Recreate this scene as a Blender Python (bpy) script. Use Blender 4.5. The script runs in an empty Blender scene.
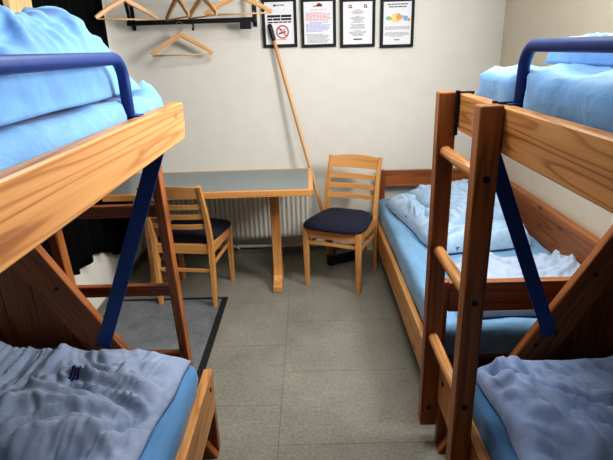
import bpy, bmesh, math, random
from mathutils import Vector, Matrix, noise
random.seed(7)
D = bpy.data
COL = bpy.context.scene.collection
PI = math.pi

# ------------------------------------------------------------------ materials
def new_mat(name):
    m = D.materials.new(name); m.use_nodes = True
    nt = m.node_tree
    b = nt.nodes['Principled BSDF']
    return m, nt, b

def N(nt, t, **kw):
    n = nt.nodes.new(t)
    for k, v in kw.items():
        if k.startswith('i_'):
            key = k[2:]
            key = int(key) if key.isdigit() else key.replace('_', ' ')
            n.inputs[key].default_value = v
        else:
            setattr(n, k, v)
    return n

def ramp(nt, stops, interp='LINEAR'):
    r = nt.nodes.new('ShaderNodeValToRGB')
    r.color_ramp.interpolation = interp
    el = r.color_ramp.elements
    while len(el) > 1: el.remove(el[-1])
    el[0].position = stops[0][0]; el[0].color = (*stops[0][1], 1)
    for p, c in stops[1:]:
        e = el.new(p); e.color = (*c, 1)
    return r

def srgb(r, g, b):
    f = lambda c: (c/255/12.92) if c/255 <= .04045 else ((c/255+.055)/1.055)**2.4
    return (f(r), f(g), f(b))

def plain(name, col, rough=.6, metal=0., bump=0., bscale=60., var=.06):
    m, nt, b = new_mat(name)
    tc = N(nt, 'ShaderNodeTexCoord')
    no = N(nt, 'ShaderNodeTexNoise', i_Scale=bscale, i_Detail=4.)
    nt.links.new(tc.outputs['Object'], no.inputs['Vector'])
    lo = tuple(max(0, c*(1-var)) for c in col); hi = tuple(min(1, c*(1+var)) for c in col)
    r = ramp(nt, [(.3, lo), (.7, hi)])
    nt.links.new(no.outputs['Fac'], r.inputs['Fac'])
    nt.links.new(r.outputs['Color'], b.inputs['Base Color'])
    b.inputs['Roughness'].default_value = rough
    b.inputs['Metallic'].default_value = metal
    if bump:
        bp = N(nt, 'ShaderNodeBump', i_Strength=bump, i_Distance=.01)
        nt.links.new(no.outputs['Fac'], bp.inputs['Height'])
        nt.links.new(bp.outputs['Normal'], b.inputs['Normal'])
    return m

def wood(name, light, mid, dark, rough=.42, knots=True, ring=1.0):
    """timber; the 'grain' attribute carries board coordinates, x along the grain"""
    m, nt, b = new_mat(name)
    at = N(nt, 'ShaderNodeAttribute', attribute_name='grain')
    mp = N(nt, 'ShaderNodeMapping'); mp.inputs['Scale'].default_value = (.6, 11., 11.)
    nt.links.new(at.outputs['Vector'], mp.inputs['Vector'])
    big = N(nt, 'ShaderNodeTexNoise', i_Scale=1.0, i_Detail=1.5, i_Distortion=.25)
    nt.links.new(mp.outputs['Vector'], big.inputs['Vector'])
    mul = N(nt, 'ShaderNodeMath', operation='MULTIPLY'); mul.inputs[1].default_value = 13.*ring
    nt.links.new(big.outputs['Fac'], mul.inputs[0])
    fr = N(nt, 'ShaderNodeMath', operation='FRACT')
    nt.links.new(mul.outputs[0], fr.inputs[0])
    rg = ramp(nt, [(0, (.25, .25, .25)), (.35, (.1, .1, .1)), (.62, (.22, .22, .22)), (.86, (.85, .85, .85)), (.93, (.8, .8, .8)), (1., (.25, .25, .25))])
    nt.links.new(fr.outputs[0], rg.inputs['Fac'])
    mp2 = N(nt, 'ShaderNodeMapping'); mp2.inputs['Scale'].default_value = (3, 130, 130)
    nt.links.new(at.outputs['Vector'], mp2.inputs['Vector'])
    fib = N(nt, 'ShaderNodeTexNoise', i_Scale=1., i_Detail=3.)
    nt.links.new(mp2.outputs['Vector'], fib.inputs['Vector'])
    tone = N(nt, 'ShaderNodeTexNoise', i_Scale=.8, i_Detail=2.)
    nt.links.new(mp.outputs['Vector'], tone.inputs['Vector'])
    m2 = N(nt, 'ShaderNodeMath', operation='MULTIPLY_ADD'); m2.inputs[1].default_value = .34
    nt.links.new(rg.outputs['Color'], m2.inputs[0])
    m3 = N(nt, 'ShaderNodeMath', operation='MULTIPLY'); m3.inputs[1].default_value = .5
    nt.links.new(tone.outputs['Fac'], m3.inputs[0]); nt.links.new(m3.outputs[0], m2.inputs[2])
    mx = N(nt, 'ShaderNodeMath', operation='MULTIPLY_ADD'); mx.inputs[1].default_value = .3
    nt.links.new(fib.outputs['Fac'], mx.inputs[0]); nt.links.new(m2.outputs[0], mx.inputs[2])
    r = ramp(nt, [(.32, light), (.55, mid), (.85, dark)])
    nt.links.new(mx.outputs[0], r.inputs['Fac'])
    col = r.outputs['Color']
    if knots:
        mp3 = N(nt, 'ShaderNodeMapping'); mp3.inputs['Scale'].default_value = (3.2, 9., 9.)
        nt.links.new(at.outputs['Vector'], mp3.inputs['Vector'])
        vo = N(nt, 'ShaderNodeTexVoronoi', i_Scale=1.); vo.inputs['Randomness'].default_value = 1.
        nt.links.new(mp3.outputs['Vector'], vo.inputs['Vector'])
        kr = ramp(nt, [(.04, (1, 1, 1)), (.075, (.5, .5, .5)), (.14, (0, 0, 0))])
        nt.links.new(vo.outputs['Distance'], kr.inputs['Fac'])
        mixk = N(nt, 'ShaderNodeMix', data_type='RGBA')
        nt.links.new(kr.outputs['Color'], mixk.inputs['Factor'])
        nt.links.new(col, mixk.inputs['A'])
        mixk.inputs['B'].default_value = (dark[0]*.25, dark[1]*.2, dark[2]*.2, 1)
        col = mixk.outputs['Result']
    nt.links.new(col, b.inputs['Base Color'])
    b.inputs['Roughness'].default_value = rough
    bp = N(nt, 'ShaderNodeBump', i_Strength=.12, i_Distance=.004)
    nt.links.new(mx.outputs[0], bp.inputs['Height'])
    nt.links.new(bp.outputs['Normal'], b.inputs['Normal'])
    return m

def cloth(name, col, rough=.9, wr=.35, scale=(7, 7, 7), prints=None, var=.10, col2=None):
    m, nt, b = new_mat(name)
    tc = N(nt, 'ShaderNodeTexCoord')
    mp = N(nt, 'ShaderNodeMapping'); mp.inputs['Scale'].default_value = scale
    nt.links.new(tc.outputs['Object'], mp.inputs['Vector'])
    no = N(nt, 'ShaderNodeTexNoise', i_Scale=1., i_Detail=6., i_Distortion=1.2)
    nt.links.new(mp.outputs['Vector'], no.inputs['Vector'])
    hi = col2 or tuple(min(1, c*(1+var)) for c in col)
    r = ramp(nt, [(.35, tuple(c*(1-var) for c in col)), (.65, hi)])
    nt.links.new(no.outputs['Fac'], r.inputs['Fac'])
    c = r.outputs['Color']
    if prints:
        vo = N(nt, 'ShaderNodeTexVoronoi', i_Scale=prints[0])
        nz = N(nt, 'ShaderNodeTexNoise', i_Scale=45., i_Detail=2.)
        nt.links.new(tc.outputs['Object'], nz.inputs['Vector'])
        add = N(nt, 'ShaderNodeMix', data_type='VECTOR'); add.inputs['Factor'].default_value = .045
        nt.links.new(tc.outputs['Object'], add.inputs['A']); nt.links.new(nz.outputs['Color'], add.inputs['B'])
        nt.links.new(add.outputs['Result'], vo.inputs['Vector'])
        kr = ramp(nt, [(prints[1], (1, 1, 1)), (prints[1]*1.2, (0, 0, 0))])
        nt.links.new(vo.outputs['Distance'], kr.inputs['Fac'])
        mk = N(nt, 'ShaderNodeMix', data_type='RGBA')
        nt.links.new(kr.outputs['Color'], mk.inputs['Factor']); nt.links.new(c, mk.inputs['A'])
        mk.inputs['B'].default_value = (*prints[2], 1)
        c = mk.outputs['Result']
    nt.links.new(c, b.inputs['Base Color'])
    b.inputs['Roughness'].default_value = rough
    b.inputs['Sheen Weight'].default_value = .15
    bp = N(nt, 'ShaderNodeBump', i_Strength=wr, i_Distance=.02)
    nt.links.new(no.outputs['Fac'], bp.inputs['Height'])
    nt.links.new(bp.outputs['Normal'], b.inputs['Normal'])
    return m

def floor_mat():
    m, nt, b = new_mat('vinyl_floor_tiles')
    tc = N(nt, 'ShaderNodeTexCoord')
    sep = N(nt, 'ShaderNodeSeparateXYZ'); nt.links.new(tc.outputs['Object'], sep.inputs[0])
    cb = N(nt, 'ShaderNodeCombineXYZ')
    ox = N(nt, 'ShaderNodeMath', operation='ADD'); ox.inputs[1].default_value = .165 + .9*4
    oy = N(nt, 'ShaderNodeMath', operation='ADD'); oy.inputs[1].default_value = 3.1
    nt.links.new(sep.outputs['X'], ox.inputs[0]); nt.links.new(sep.outputs['Y'], oy.inputs[0])
    nt.links.new(oy.outputs[0], cb.inputs['X']); nt.links.new(ox.outputs[0], cb.inputs['Y'])
    br = N(nt, 'ShaderNodeTexBrick', i_Scale=1., offset=.5)
    br.inputs['Color1'].default_value = (.95, .95, .95, 1); br.inputs['Color2'].default_value = (1.05, 1.04, 1.03, 1)
    br.inputs['Mortar'].default_value = (.6, .6, .6, 1)
    br.inputs['Mortar Size'].default_value = .0022; br.inputs['Mortar Smooth'].default_value = .3
    br.inputs['Brick Width'].default_value = .5; br.inputs['Row Height'].default_value = .9
    nt.links.new(cb.outputs[0], br.inputs['Vector'])
    n1 = N(nt, 'ShaderNodeTexNoise', i_Scale=70., i_Detail=5., i_Roughness=.75)
    nt.links.new(tc.outputs['Object'], n1.inputs['Vector'])
    n2 = N(nt, 'ShaderNodeTexNoise', i_Scale=3.2, i_Detail=6., i_Roughness=.7)
    nt.links.new(tc.outputs['Object'], n2.inputs['Vector'])
    r1 = ramp(nt, [(.3, srgb(114, 112, 103)), (.55, srgb(139, 137, 127)), (.75, srgb(158, 156, 147))])
    nt.links.new(n1.outputs['Fac'], r1.inputs['Fac'])
    r2 = ramp(nt, [(.3, (.8, .8, .8)), (.7, (1.12, 1.12, 1.1))])
    nt.links.new(n2.outputs['Fac'], r2.inputs['Fac'])
    a = N(nt, 'ShaderNodeMix', data_type='RGBA', blend_type='MULTIPLY'); a.inputs['Factor'].default_value = 1
    nt.links.new(r1.outputs['Color'], a.inputs['A']); nt.links.new(r2.outputs['Color'], a.inputs['B'])
    c = N(nt, 'ShaderNodeMix', data_type='RGBA', blend_type='MULTIPLY'); c.inputs['Factor'].default_value = 1
    nt.links.new(a.outputs['Result'], c.inputs['A']); nt.links.new(br.outputs['Color'], c.inputs['B'])
    # pale scuffs
    mp = N(nt, 'ShaderNodeMapping'); mp.inputs['Scale'].default_value = (26, 4, 1); mp.inputs['Rotation'].default_value = (0, 0, .7)
    nt.links.new(tc.outputs['Object'], mp.inputs['Vector'])
    n3 = N(nt, 'ShaderNodeTexNoise', i_Scale=1., i_Detail=3.); nt.links.new(mp.outputs['Vector'], n3.inputs['Vector'])
    r3 = ramp(nt, [(.70, (0, 0, 0)), (.80, (.35, .35, .35))]); nt.links.new(n3.outputs['Fac'], r3.inputs['Fac'])
    d = N(nt, 'ShaderNodeMix', data_type='RGBA')
    nt.links.new(r3.outputs['Color'], d.inputs['Factor']); nt.links.new(c.outputs['Result'], d.inputs['A'])
    d.inputs['B'].default_value = (*srgb(200, 198, 188), 1)
    nt.links.new(d.outputs['Result'], b.inputs['Base Color'])
    b.inputs['Roughness'].default_value = .5
    bp = N(nt, 'ShaderNodeBump', i_Strength=.08, i_Distance=.004)
    nt.links.new(n1.outputs['Fac'], bp.inputs['Height']); nt.links.new(bp.outputs['Normal'], b.inputs['Normal'])
    return m

def fabric_check(name, c1, c2):
    m, nt, b = new_mat(name)
    tc = N(nt, 'ShaderNodeTexCoord')
    no = N(nt, 'ShaderNodeTexNoise', i_Scale=260., i_Detail=3.)
    nt.links.new(tc.outputs['Object'], no.inputs['Vector'])
    n2 = N(nt, 'ShaderNodeTexNoise', i_Scale=8., i_Detail=4.)
    nt.links.new(tc.outputs['Object'], n2.inputs['Vector'])
    ad = N(nt, 'ShaderNodeMath', operation='MULTIPLY_ADD'); ad.inputs[1].default_value = .35
    nt.links.new(n2.outputs['Fac'], ad.inputs[0])
    ml = N(nt, 'ShaderNodeMath', operation='MULTIPLY'); ml.inputs[1].default_value = .65
    nt.links.new(no.outputs['Fac'], ml.inputs[0]); nt.links.new(ml.outputs[0], ad.inputs[2])
    r = ramp(nt, [(.35, c1), (.65, c2)]); nt.links.new(ad.outputs[0], r.inputs['Fac'])
    nt.links.new(r.outputs['Color'], b.inputs['Base Color'])
    b.inputs['Roughness'].default_value = .95
    bp = N(nt, 'ShaderNodeBump', i_Strength=.5, i_Distance=.004)
    nt.links.new(no.outputs['Fac'], bp.inputs['Height']); nt.links.new(bp.outputs['Normal'], b.inputs['Normal'])
    return m

M = {}
M['pine'] = wood('pine', srgb(210, 158, 100), srgb(190, 132, 76), srgb(134, 80, 40))
M['pine_half_shade'] = wood('half_shaded_pine', srgb(174, 110, 58), srgb(148, 86, 42), srgb(98, 54, 25))  # pine with some shade mixed into its colour
M['pine_shade'] = wood('shaded_pine', srgb(158, 96, 50), srgb(134, 76, 38), srgb(92, 48, 22))  # same pine, colour darkened to stand for parts lying in shade
M['beech'] = wood('beech', srgb(214, 160, 98), srgb(202, 145, 84), srgb(184, 124, 66), rough=.32, knots=False, ring=.5)
M['hanger_wood'] = wood('pale_hanger_wood', srgb(222, 178, 128), srgb(208, 160, 108), srgb(182, 132, 84), rough=.4, knots=False, ring=.4)
M['wall'] = plain('white_paint', srgb(226, 223, 214), .75, bump=.06, bscale=9., var=.02)
M['wall_tan'] = plain('cream_wall', srgb(214, 204, 184), .8, bump=.06, bscale=9., var=.02)  # right wall, slightly darker and creamier than the white ones
M['wall_low_bounce'] = plain('low_bounce_grey', srgb(84, 78, 70), .8, bump=.06, bscale=9., var=.02)  # unseen near wall, coloured dark to cut bounced light
M['ceiling'] = plain('ceiling_paint', srgb(235, 233, 228), .9, var=.02)
M['floor'] = floor_mat()
M['skirting'] = plain('grey_skirting', srgb(120, 118, 110), .6)
M['blue_steel'] = plain('blue_painted_steel', srgb(6, 50, 118), .5, var=.05)
M['strap_blue'] = plain('navy_painted_steel', srgb(22, 66, 132), .4, var=.05)
M['sheet'] = cloth('light_blue_sheet', srgb(100, 148, 192), .8, .35, (3, 9, 9))
M['sheet_bed'] = cloth('pale_blue_sheet', srgb(112, 154, 188), .8, .3, (9, 3, 9))
M['duvet_right'] = cloth('blue_cotton_duvet', srgb(156, 178, 216), .9, .10, (16, 16, 16))
M['sheet_shaded'] = cloth('shaded_blue_sheet', srgb(88, 138, 184), .8, .35, (9, 3, 9))  # sheet colour darkened to carry the shade of the lower bunks
M['duvet'] = cloth('light_blue_cotton_duvet', srgb(146, 160, 186), .9, .10, (16, 16, 16))
M['duvet_up'] = cloth('sky_blue_cotton_duvet', srgb(104, 152, 204), .9, .10, (14, 14, 14))
M['duvet_print'] = cloth('pale_blue_printed_duvet', srgb(160, 186, 210), .9, .12, (14, 14, 14), prints=(8., .085, srgb(60, 66, 104)))
M['blanket'] = cloth('pale_blanket', srgb(158, 174, 194), .9, .12, (16, 16, 16), var=.06)  # colour toned down to carry the shade at this end of the bed
M['pillow_white'] = cloth('white_cotton', srgb(232, 238, 244), .9, .25, (12, 12, 12), var=.03)
M['navy'] = fabric_check('navy_upholstery', srgb(14, 17, 34), srgb(28, 32, 56))
M['ink_navy'] = plain('navy_print', srgb(38, 36, 110), .9)
M['black_metal'] = plain('black_metal', srgb(18, 18, 19), .45)
M['black_plastic'] = plain('black_plastic', srgb(22, 22, 24), .4)
M['black_frame'] = plain('black_frame', srgb(20, 18, 18), .7)
M['curtain'] = cloth('black_curtain_cloth', srgb(9, 9, 10), .95, .15, (20, 20, 3))
M['curtain'].node_tree.nodes['Principled BSDF'].inputs['Sheen Weight'].default_value = 0
M['curtain'].node_tree.nodes['Principled BSDF'].inputs['Specular IOR Level'].default_value = .1
M['laminate'] = plain('grey_laminate', srgb(122, 130, 130), .35, var=.05, bscale=180.)
M['radiator'] = plain('white_enamel', srgb(214, 212, 204), .4, var=.02)
M['mat_pile'] = fabric_check('grey_mat_pile', srgb(82, 85, 88), srgb(128, 131, 134))
M['rubber'] = plain('black_rubber', srgb(28, 28, 30), .7)
M['paper'] = plain('white_paper', srgb(232, 232, 236), .85, var=.01)
M['steel'] = plain('steel', srgb(180, 180, 180), .3, metal=1.)
M['bristle'] = plain('black_bristle', srgb(20, 20, 22), .9, bump=.5, bscale=300)
M['broom_wood'] = wood('broom_handle_wood', srgb(216, 170, 118), srgb(206, 156, 102), srgb(186, 134, 84), knots=False, ring=.3)
M['tan_trim'] = wood('pale_timber', srgb(226, 198, 150), srgb(214, 182, 132), srgb(196, 160, 108), knots=False, ring=.4)
M['door_paint'] = plain('low_bounce_door_grey', srgb(96, 94, 90), .5)  # unseen door, darkened along with its wall to keep bounce low
M['ink_black'] = plain('black_ink', srgb(40, 40, 44), .9)
M['ink_grey'] = plain('grey_ink', srgb(150, 150, 156), .9)
M['ink_red'] = plain('red_ink', srgb(205, 78, 64), .9)
M['ink_pink'] = plain('faint_red_ink', srgb(222, 150, 156), .9)
M['ink_blue'] = plain('faint_blue_ink', srgb(160, 168, 214), .9)
M['ink_maroon'] = plain('maroon_ink', srgb(130, 40, 50), .9)
M['ink_yellow'] = plain('yellow_ink', srgb(240, 214, 140), .9)
M['ink_orange'] = plain('orange_ink', srgb(226, 164, 100), .9)
M['ink_sky'] = plain('sky_ink', srgb(140, 180, 214), .9)
M['ink_green'] = plain('green_ink', srgb(160, 186, 140), .9)
def glassm():
    m, nt, b = new_mat('window_glass')
    b.inputs['Base Color'].default_value = (1, 1, 1, 1); b.inputs['Roughness'].default_value = 0
    b.inputs['Transmission Weight'].default_value = 1; b.inputs['IOR'].default_value = 1.01
    return m
M['glass'] = glassm()

# ------------------------------------------------------------------ mesh helpers
class MB:
    def __init__(self):
        self.bm = bmesh.new()
        self.g = self.bm.verts.layers.float_vector.new('grain')
    def _merge(self, t, tg):
        vm = {}
        for v in t.verts:
            nv = self.bm.verts.new(v.co); nv[self.g] = v[tg]; vm[v] = nv
        for f in t.faces:
            try:
                nf = self.bm.faces.new([vm[v] for v in f.verts]); nf.smooth = f.smooth
            except ValueError:
                pass
        t.free()
    def box(self, lo, hi, bevel=.003, axis=None, mat=None):
        """axis-aligned box; grain runs along its longest side unless axis is given"""
        t = bmesh.new(); tg = t.verts.layers.float_vector.new('grain')
        lo = Vector(lo); hi = Vector(hi)
        for a in range(3):
            if lo[a] > hi[a]: lo[a], hi[a] = hi[a], lo[a]
        s = hi-lo; c = (hi+lo)/2
        bmesh.ops.create_cube(t, size=1)
        for v in t.verts: v.co = Vector((v.co.x*s.x, v.co.y*s.y, v.co.z*s.z))
        bw = min(bevel, min(s)*.4)
        if bw > 0:
            bmesh.ops.bevel(t, geom=t.edges[:], offset=bw, segments=2, affect='EDGES', profile=.5)
        ax = axis if axis is not None else max(range(3), key=lambda a: s[a])
        o = [ax, (ax+1) % 3, (ax+2) % 3]
        off = Vector((random.uniform(0, 9), random.uniform(0, 9), random.uniform(0, 9)))
        for v in t.verts:
            v[tg] = Vector((v.co[o[0]], v.co[o[1]], v.co[o[2]]))+off
            v.co = v.co+c
            if mat is not None: v.co = mat @ v.co
        self._merge(t, tg)
        return self
    def beam(self, p0, p1, w, h, bevel=.003, up=(0, 0, 1)):
        """bar from p0 to p1, w across, h along 'up'"""
        p0 = Vector(p0); p1 = Vector(p1); d = p1-p0; L = d.length; x = d/L
        u = Vector(up); u = (u-x*u.dot(x)).normalized(); y = u.cross(x)
        mt = Matrix((( x.x, y.x, u.x, (p0.x+p1.x)/2), (x.y, y.y, u.y, (p0.y+p1.y)/2), (x.z, y.z, u.z, (p0.z+p1.z)/2), (0, 0, 0, 1)))
        return self.box((-L/2, -w/2, -h/2), (L/2, w/2, h/2), bevel, 0, mt)
    def prism(self, poly, a0, a1, plane='xz', gdir=None, bevel=.003):
        """polygon in a plane, pushed along the third axis"""
        t = bmesh.new(); tg = t.verts.layers.float_vector.new('grain')
        def P3(p, a):
            return Vector((p[0], a, p[1])) if plane == 'xz' else Vector((a, p[0], p[1])) if plane == 'yz' else Vector((p[0], p[1], a))
        v0 = [t.verts.new(P3(p, a0)) for p in poly]; v1 = [t.verts.new(P3(p, a1)) for p in poly]
        n = len(poly)
        t.faces.new(v0); t.faces.new(v1[::-1])
        for i in range(n): t.faces.new([v0[i], v1[i], v1[(i+1) % n], v0[(i+1) % n]])
        bmesh.ops.recalc_face_normals(t, faces=t.faces[:])
        if bevel: bmesh.ops.bevel(t, geom=t.edges[:], offset=bevel, segments=1, affect='EDGES')
        gd = Vector(gdir).normalized() if gdir else (P3(poly[1], 0)-P3(poly[0], 0)).normalized()
        third = P3((0, 0), 1)-P3((0, 0), 0); oth = gd.cross(third)
        off = Vector((random.uniform(0, 9), random.uniform(0, 9), random.uniform(0, 9)))
        for v in t.verts: v[tg] = Vector((v.co.dot(gd), v.co.dot(oth), v.co.dot(third)))+off
        self._merge(t, tg)
        return self
    def tube(self, pts, r, seg=12, caps=True, sec=None):
        """swept round (or 'sec' rectangular list of (a,b)) bar; r number or list"""
        pts = [Vector(p) for p in pts]; n = len(pts)
        rs = r if isinstance(r, (list, tuple)) else [r]*n
        t = bmesh.new(); tg = t.verts.layers.float_vector.new('grain')
        off = Vector((random.uniform(0, 9), random.uniform(0, 9), random.uniform(0, 9)))
        prev = None; rings = []; L = 0
        for i, p in enumerate(pts):
            d = (pts[min(i+1, n-1)]-pts[max(i-1, 0)]).normalized()
            if prev is None:
                a = Vector((0, 0, 1)) if abs(d.z) < .9 else Vector((0, 1, 0))
                u = (a-d*a.dot(d)).normalized()
            else:
                u = (prev-d*prev.dot(d)).normalized()
            prev = u; w = d.cross(u)
            if i: L += (pts[i]-pts[i-1]).length
            ring = []
            sc = sec or [(math.cos(2*PI*k/seg), math.sin(2*PI*k/seg)) for k in range(seg)]
            for a, b2 in sc:
                v = t.verts.new(p+u*(a*rs[i])+w*(b2*rs[i])); v[tg] = Vector((L, a*rs[i], b2*rs[i]))+off
                ring.append(v)
            rings.append(ring)
        m = len(rings[0])
        for i in range(n-1):
            for k in range(m):
                f = t.faces.new([rings[i][k], rings[i][(k+1) % m], rings[i+1][(k+1) % m], rings[i+1][k]])
                f.smooth = sec is None
        if caps:
            t.faces.new(rings[0][::-1]); t.faces.new(rings[-1])
        bmesh.ops.recalc_face_normals(t, faces=t.faces[:])
        self._merge(t, tg)
        return self
    def ellipsoid(self, c, r, seg=16, ring=10):
        t = bmesh.new(); tg = t.verts.layers.float_vector.new('grain')
        bmesh.ops.create_uvsphere(t, u_segments=seg, v_segments=ring, radius=1)
        for v in t.verts: v.co = Vector((v.co.x*r[0]+c[0], v.co.y*r[1]+c[1], v.co.z*r[2]+c[2]))
        for f in t.faces: f.smooth = True
        self._merge(t, tg); return self
    def cyl(self, c, axis, r, h, seg=16):
        a = Vector(axis).normalized(); c = Vector(c)
        return self.tube([c-a*h/2, c+a*h/2], r, seg)
    def grid(self, fn, ns, nt_, closed_bottom=None, smooth=True):
        """surface from fn(s,t); closed_bottom = fn giving the under side"""
        bm = self.bm; g = self.g
        top = [[bm.verts.new(fn(i/ns, j/nt_)) for j in range(nt_+1)] for i in range(ns+1)]
        for i in range(ns):
            for j in range(nt_):
                f = bm.faces.new([top[i][j], top[i+1][j], top[i+1][j+1], top[i][j+1]]); f.smooth = smooth
        if closed_bottom:
            bot = [[bm.verts.new(closed_bottom(i/ns, j/nt_)) for j in range(nt_+1)] for i in range(ns+1)]
            for i in range(ns):
                for j in range(nt_):
                    f = bm.faces.new([bot[i][j], bot[i][j+1], bot[i+1][j+1], bot[i+1][j]]); f.smooth = smooth
            for i in range(ns):
                bm.faces.new([top[i+1][0], top[i][0], bot[i][0], bot[i+1][0]]).smooth = smooth
                bm.faces.new([top[i][nt_], top[i+1][nt_], bot[i+1][nt_], bot[i][nt_]]).smooth = smooth
            for j in range(nt_):
                bm.faces.new([top[0][j], top[0][j+1], bot[0][j+1], bot[0][j]]).smooth = smooth
                bm.faces.new([top[ns][j+1], top[ns][j], bot[ns][j], bot[ns][j+1]]).smooth = smooth
        return self
    def build(self, name, mat, parent=None, shift=None, label=None):
        me = D.meshes.new(name)
        if shift is not None:
            s = Vector(shift)
            for v in self.bm.verts: v.co = v.co-s
        self.bm.to_mesh(me); self.bm.free()
        me.materials.append(mat)
        o = D.objects.new(name, me); COL.objects.link(o)
        if parent is not None: o.parent = parent
        if label: o['label'] = label
        return o

def tag(o, label, cat, group=None):
    o['label'] = label; o['category'] = cat
    if group: o['group'] = group
    return o
def thing(name, label, cat, loc=(0, 0, 0), rotz=0, group=None):
    o = D.objects.new(name, None); COL.objects.link(o)
    o.location = loc; o.rotation_euler = (0, 0, rotz); o.empty_display_size = .1
    return tag(o, label, cat, group)
def struct(name, mb, mat, parent=None):
    o = mb.build(name, mat, parent)
    if parent is None: o['kind'] = 'structure'
    return o
def solo(name, mb, mat, label, cat, loc, group=None):
    """a thing that is one mesh, its origin at its base"""
    o = mb.build(name, mat, None, loc); o.location = loc
    return tag(o, label, cat, group)

# ------------------------------------------------------------------ the room
XW, YB, YF, ZC = 1.37, 3.75, -.95, 2.5
struct('floor', MB().box((-XW-.1, YF-.1, -.1), (XW+.1, YB+.1, 0), 0), M['floor'])
struct('ceiling', MB().box((-XW-.1, YF-.1, ZC), (XW+.1, YB+.1, ZC+.1), 0), M['ceiling'])
struct('wall_back', MB().box((-XW-.1, YB, 0), (XW+.1, YB+.1, ZC), 0), M['wall'])
struct('wall_left', MB().box((-XW-.1, YF, 0), (-XW, YB, ZC), 0), M['wall'])
WY0, WY1, WZ0, WZ1 = 1.25, 2.17, 1.62, 2.40
wr = MB().box((XW, YF, 0), (XW+.1, WY0, ZC), 0).box((XW, WY1, 0), (XW+.1, YB, ZC), 0)
wr.box((XW, WY0, 0), (XW+.1, WY1, WZ0), 0).box((XW, WY0, WZ1), (XW+.1, WY1, ZC), 0)
struct('wall_right', wr, M['wall_tan'])
DX0, DX1 = -.42, .42
wf = MB().box((-XW, YF-.1, 0), (DX0, YF, ZC), 0).box((DX1, YF-.1, 0), (XW, YF, ZC), 0).box((DX0, YF-.1, 2.05), (DX1, YF, ZC), 0)
struct('wall_front', wf, M['wall_low_bounce'])
dr = MB().box((DX0+.005, YF-.06, .01), (DX1-.005, YF-.02, 2.045), .003)
dro = struct('door_1', dr, M['door_paint'])
MB().cyl((.33, YF+.02, 1.02), (0, 1, 0), .012, .09).tube([(.33, YF+.055, 1.02), (.22, YF+.055, 1.02)], .01).build('door_handle', M['steel'], dro)
w = MB()
for y in (WY0, WY1-.05): w.box((XW+.02, y, WZ0), (XW+.08, y+.05, WZ1), .004)
for z in (WZ0, WZ1-.05): w.box((XW+.02, WY0+.0505, z), (XW+.08, WY1-.0505, z+.05), .004)
wo = struct('window_1', w, M['radiator'])
MB().box((XW+.045, WY0+.05, WZ0+.05), (XW+.055, WY1-.05, WZ1-.05), 0).build('window_pane', M['glass'], wo)
struct('baseboard_back', MB().box((-XW, YB-.012, 0), (.44, YB, .045), .002), M['skirting'])
struct('baseboard_left', MB().box((-XW, 1.75, 0), (-XW+.012, YB-.013, .045), .002), M['skirting'])
struct('trim_1', MB().box((-XW, 2.475, 1.15), (-XW+.03, 2.69, 2.3), .003, 2), M['tan_trim'])

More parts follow.
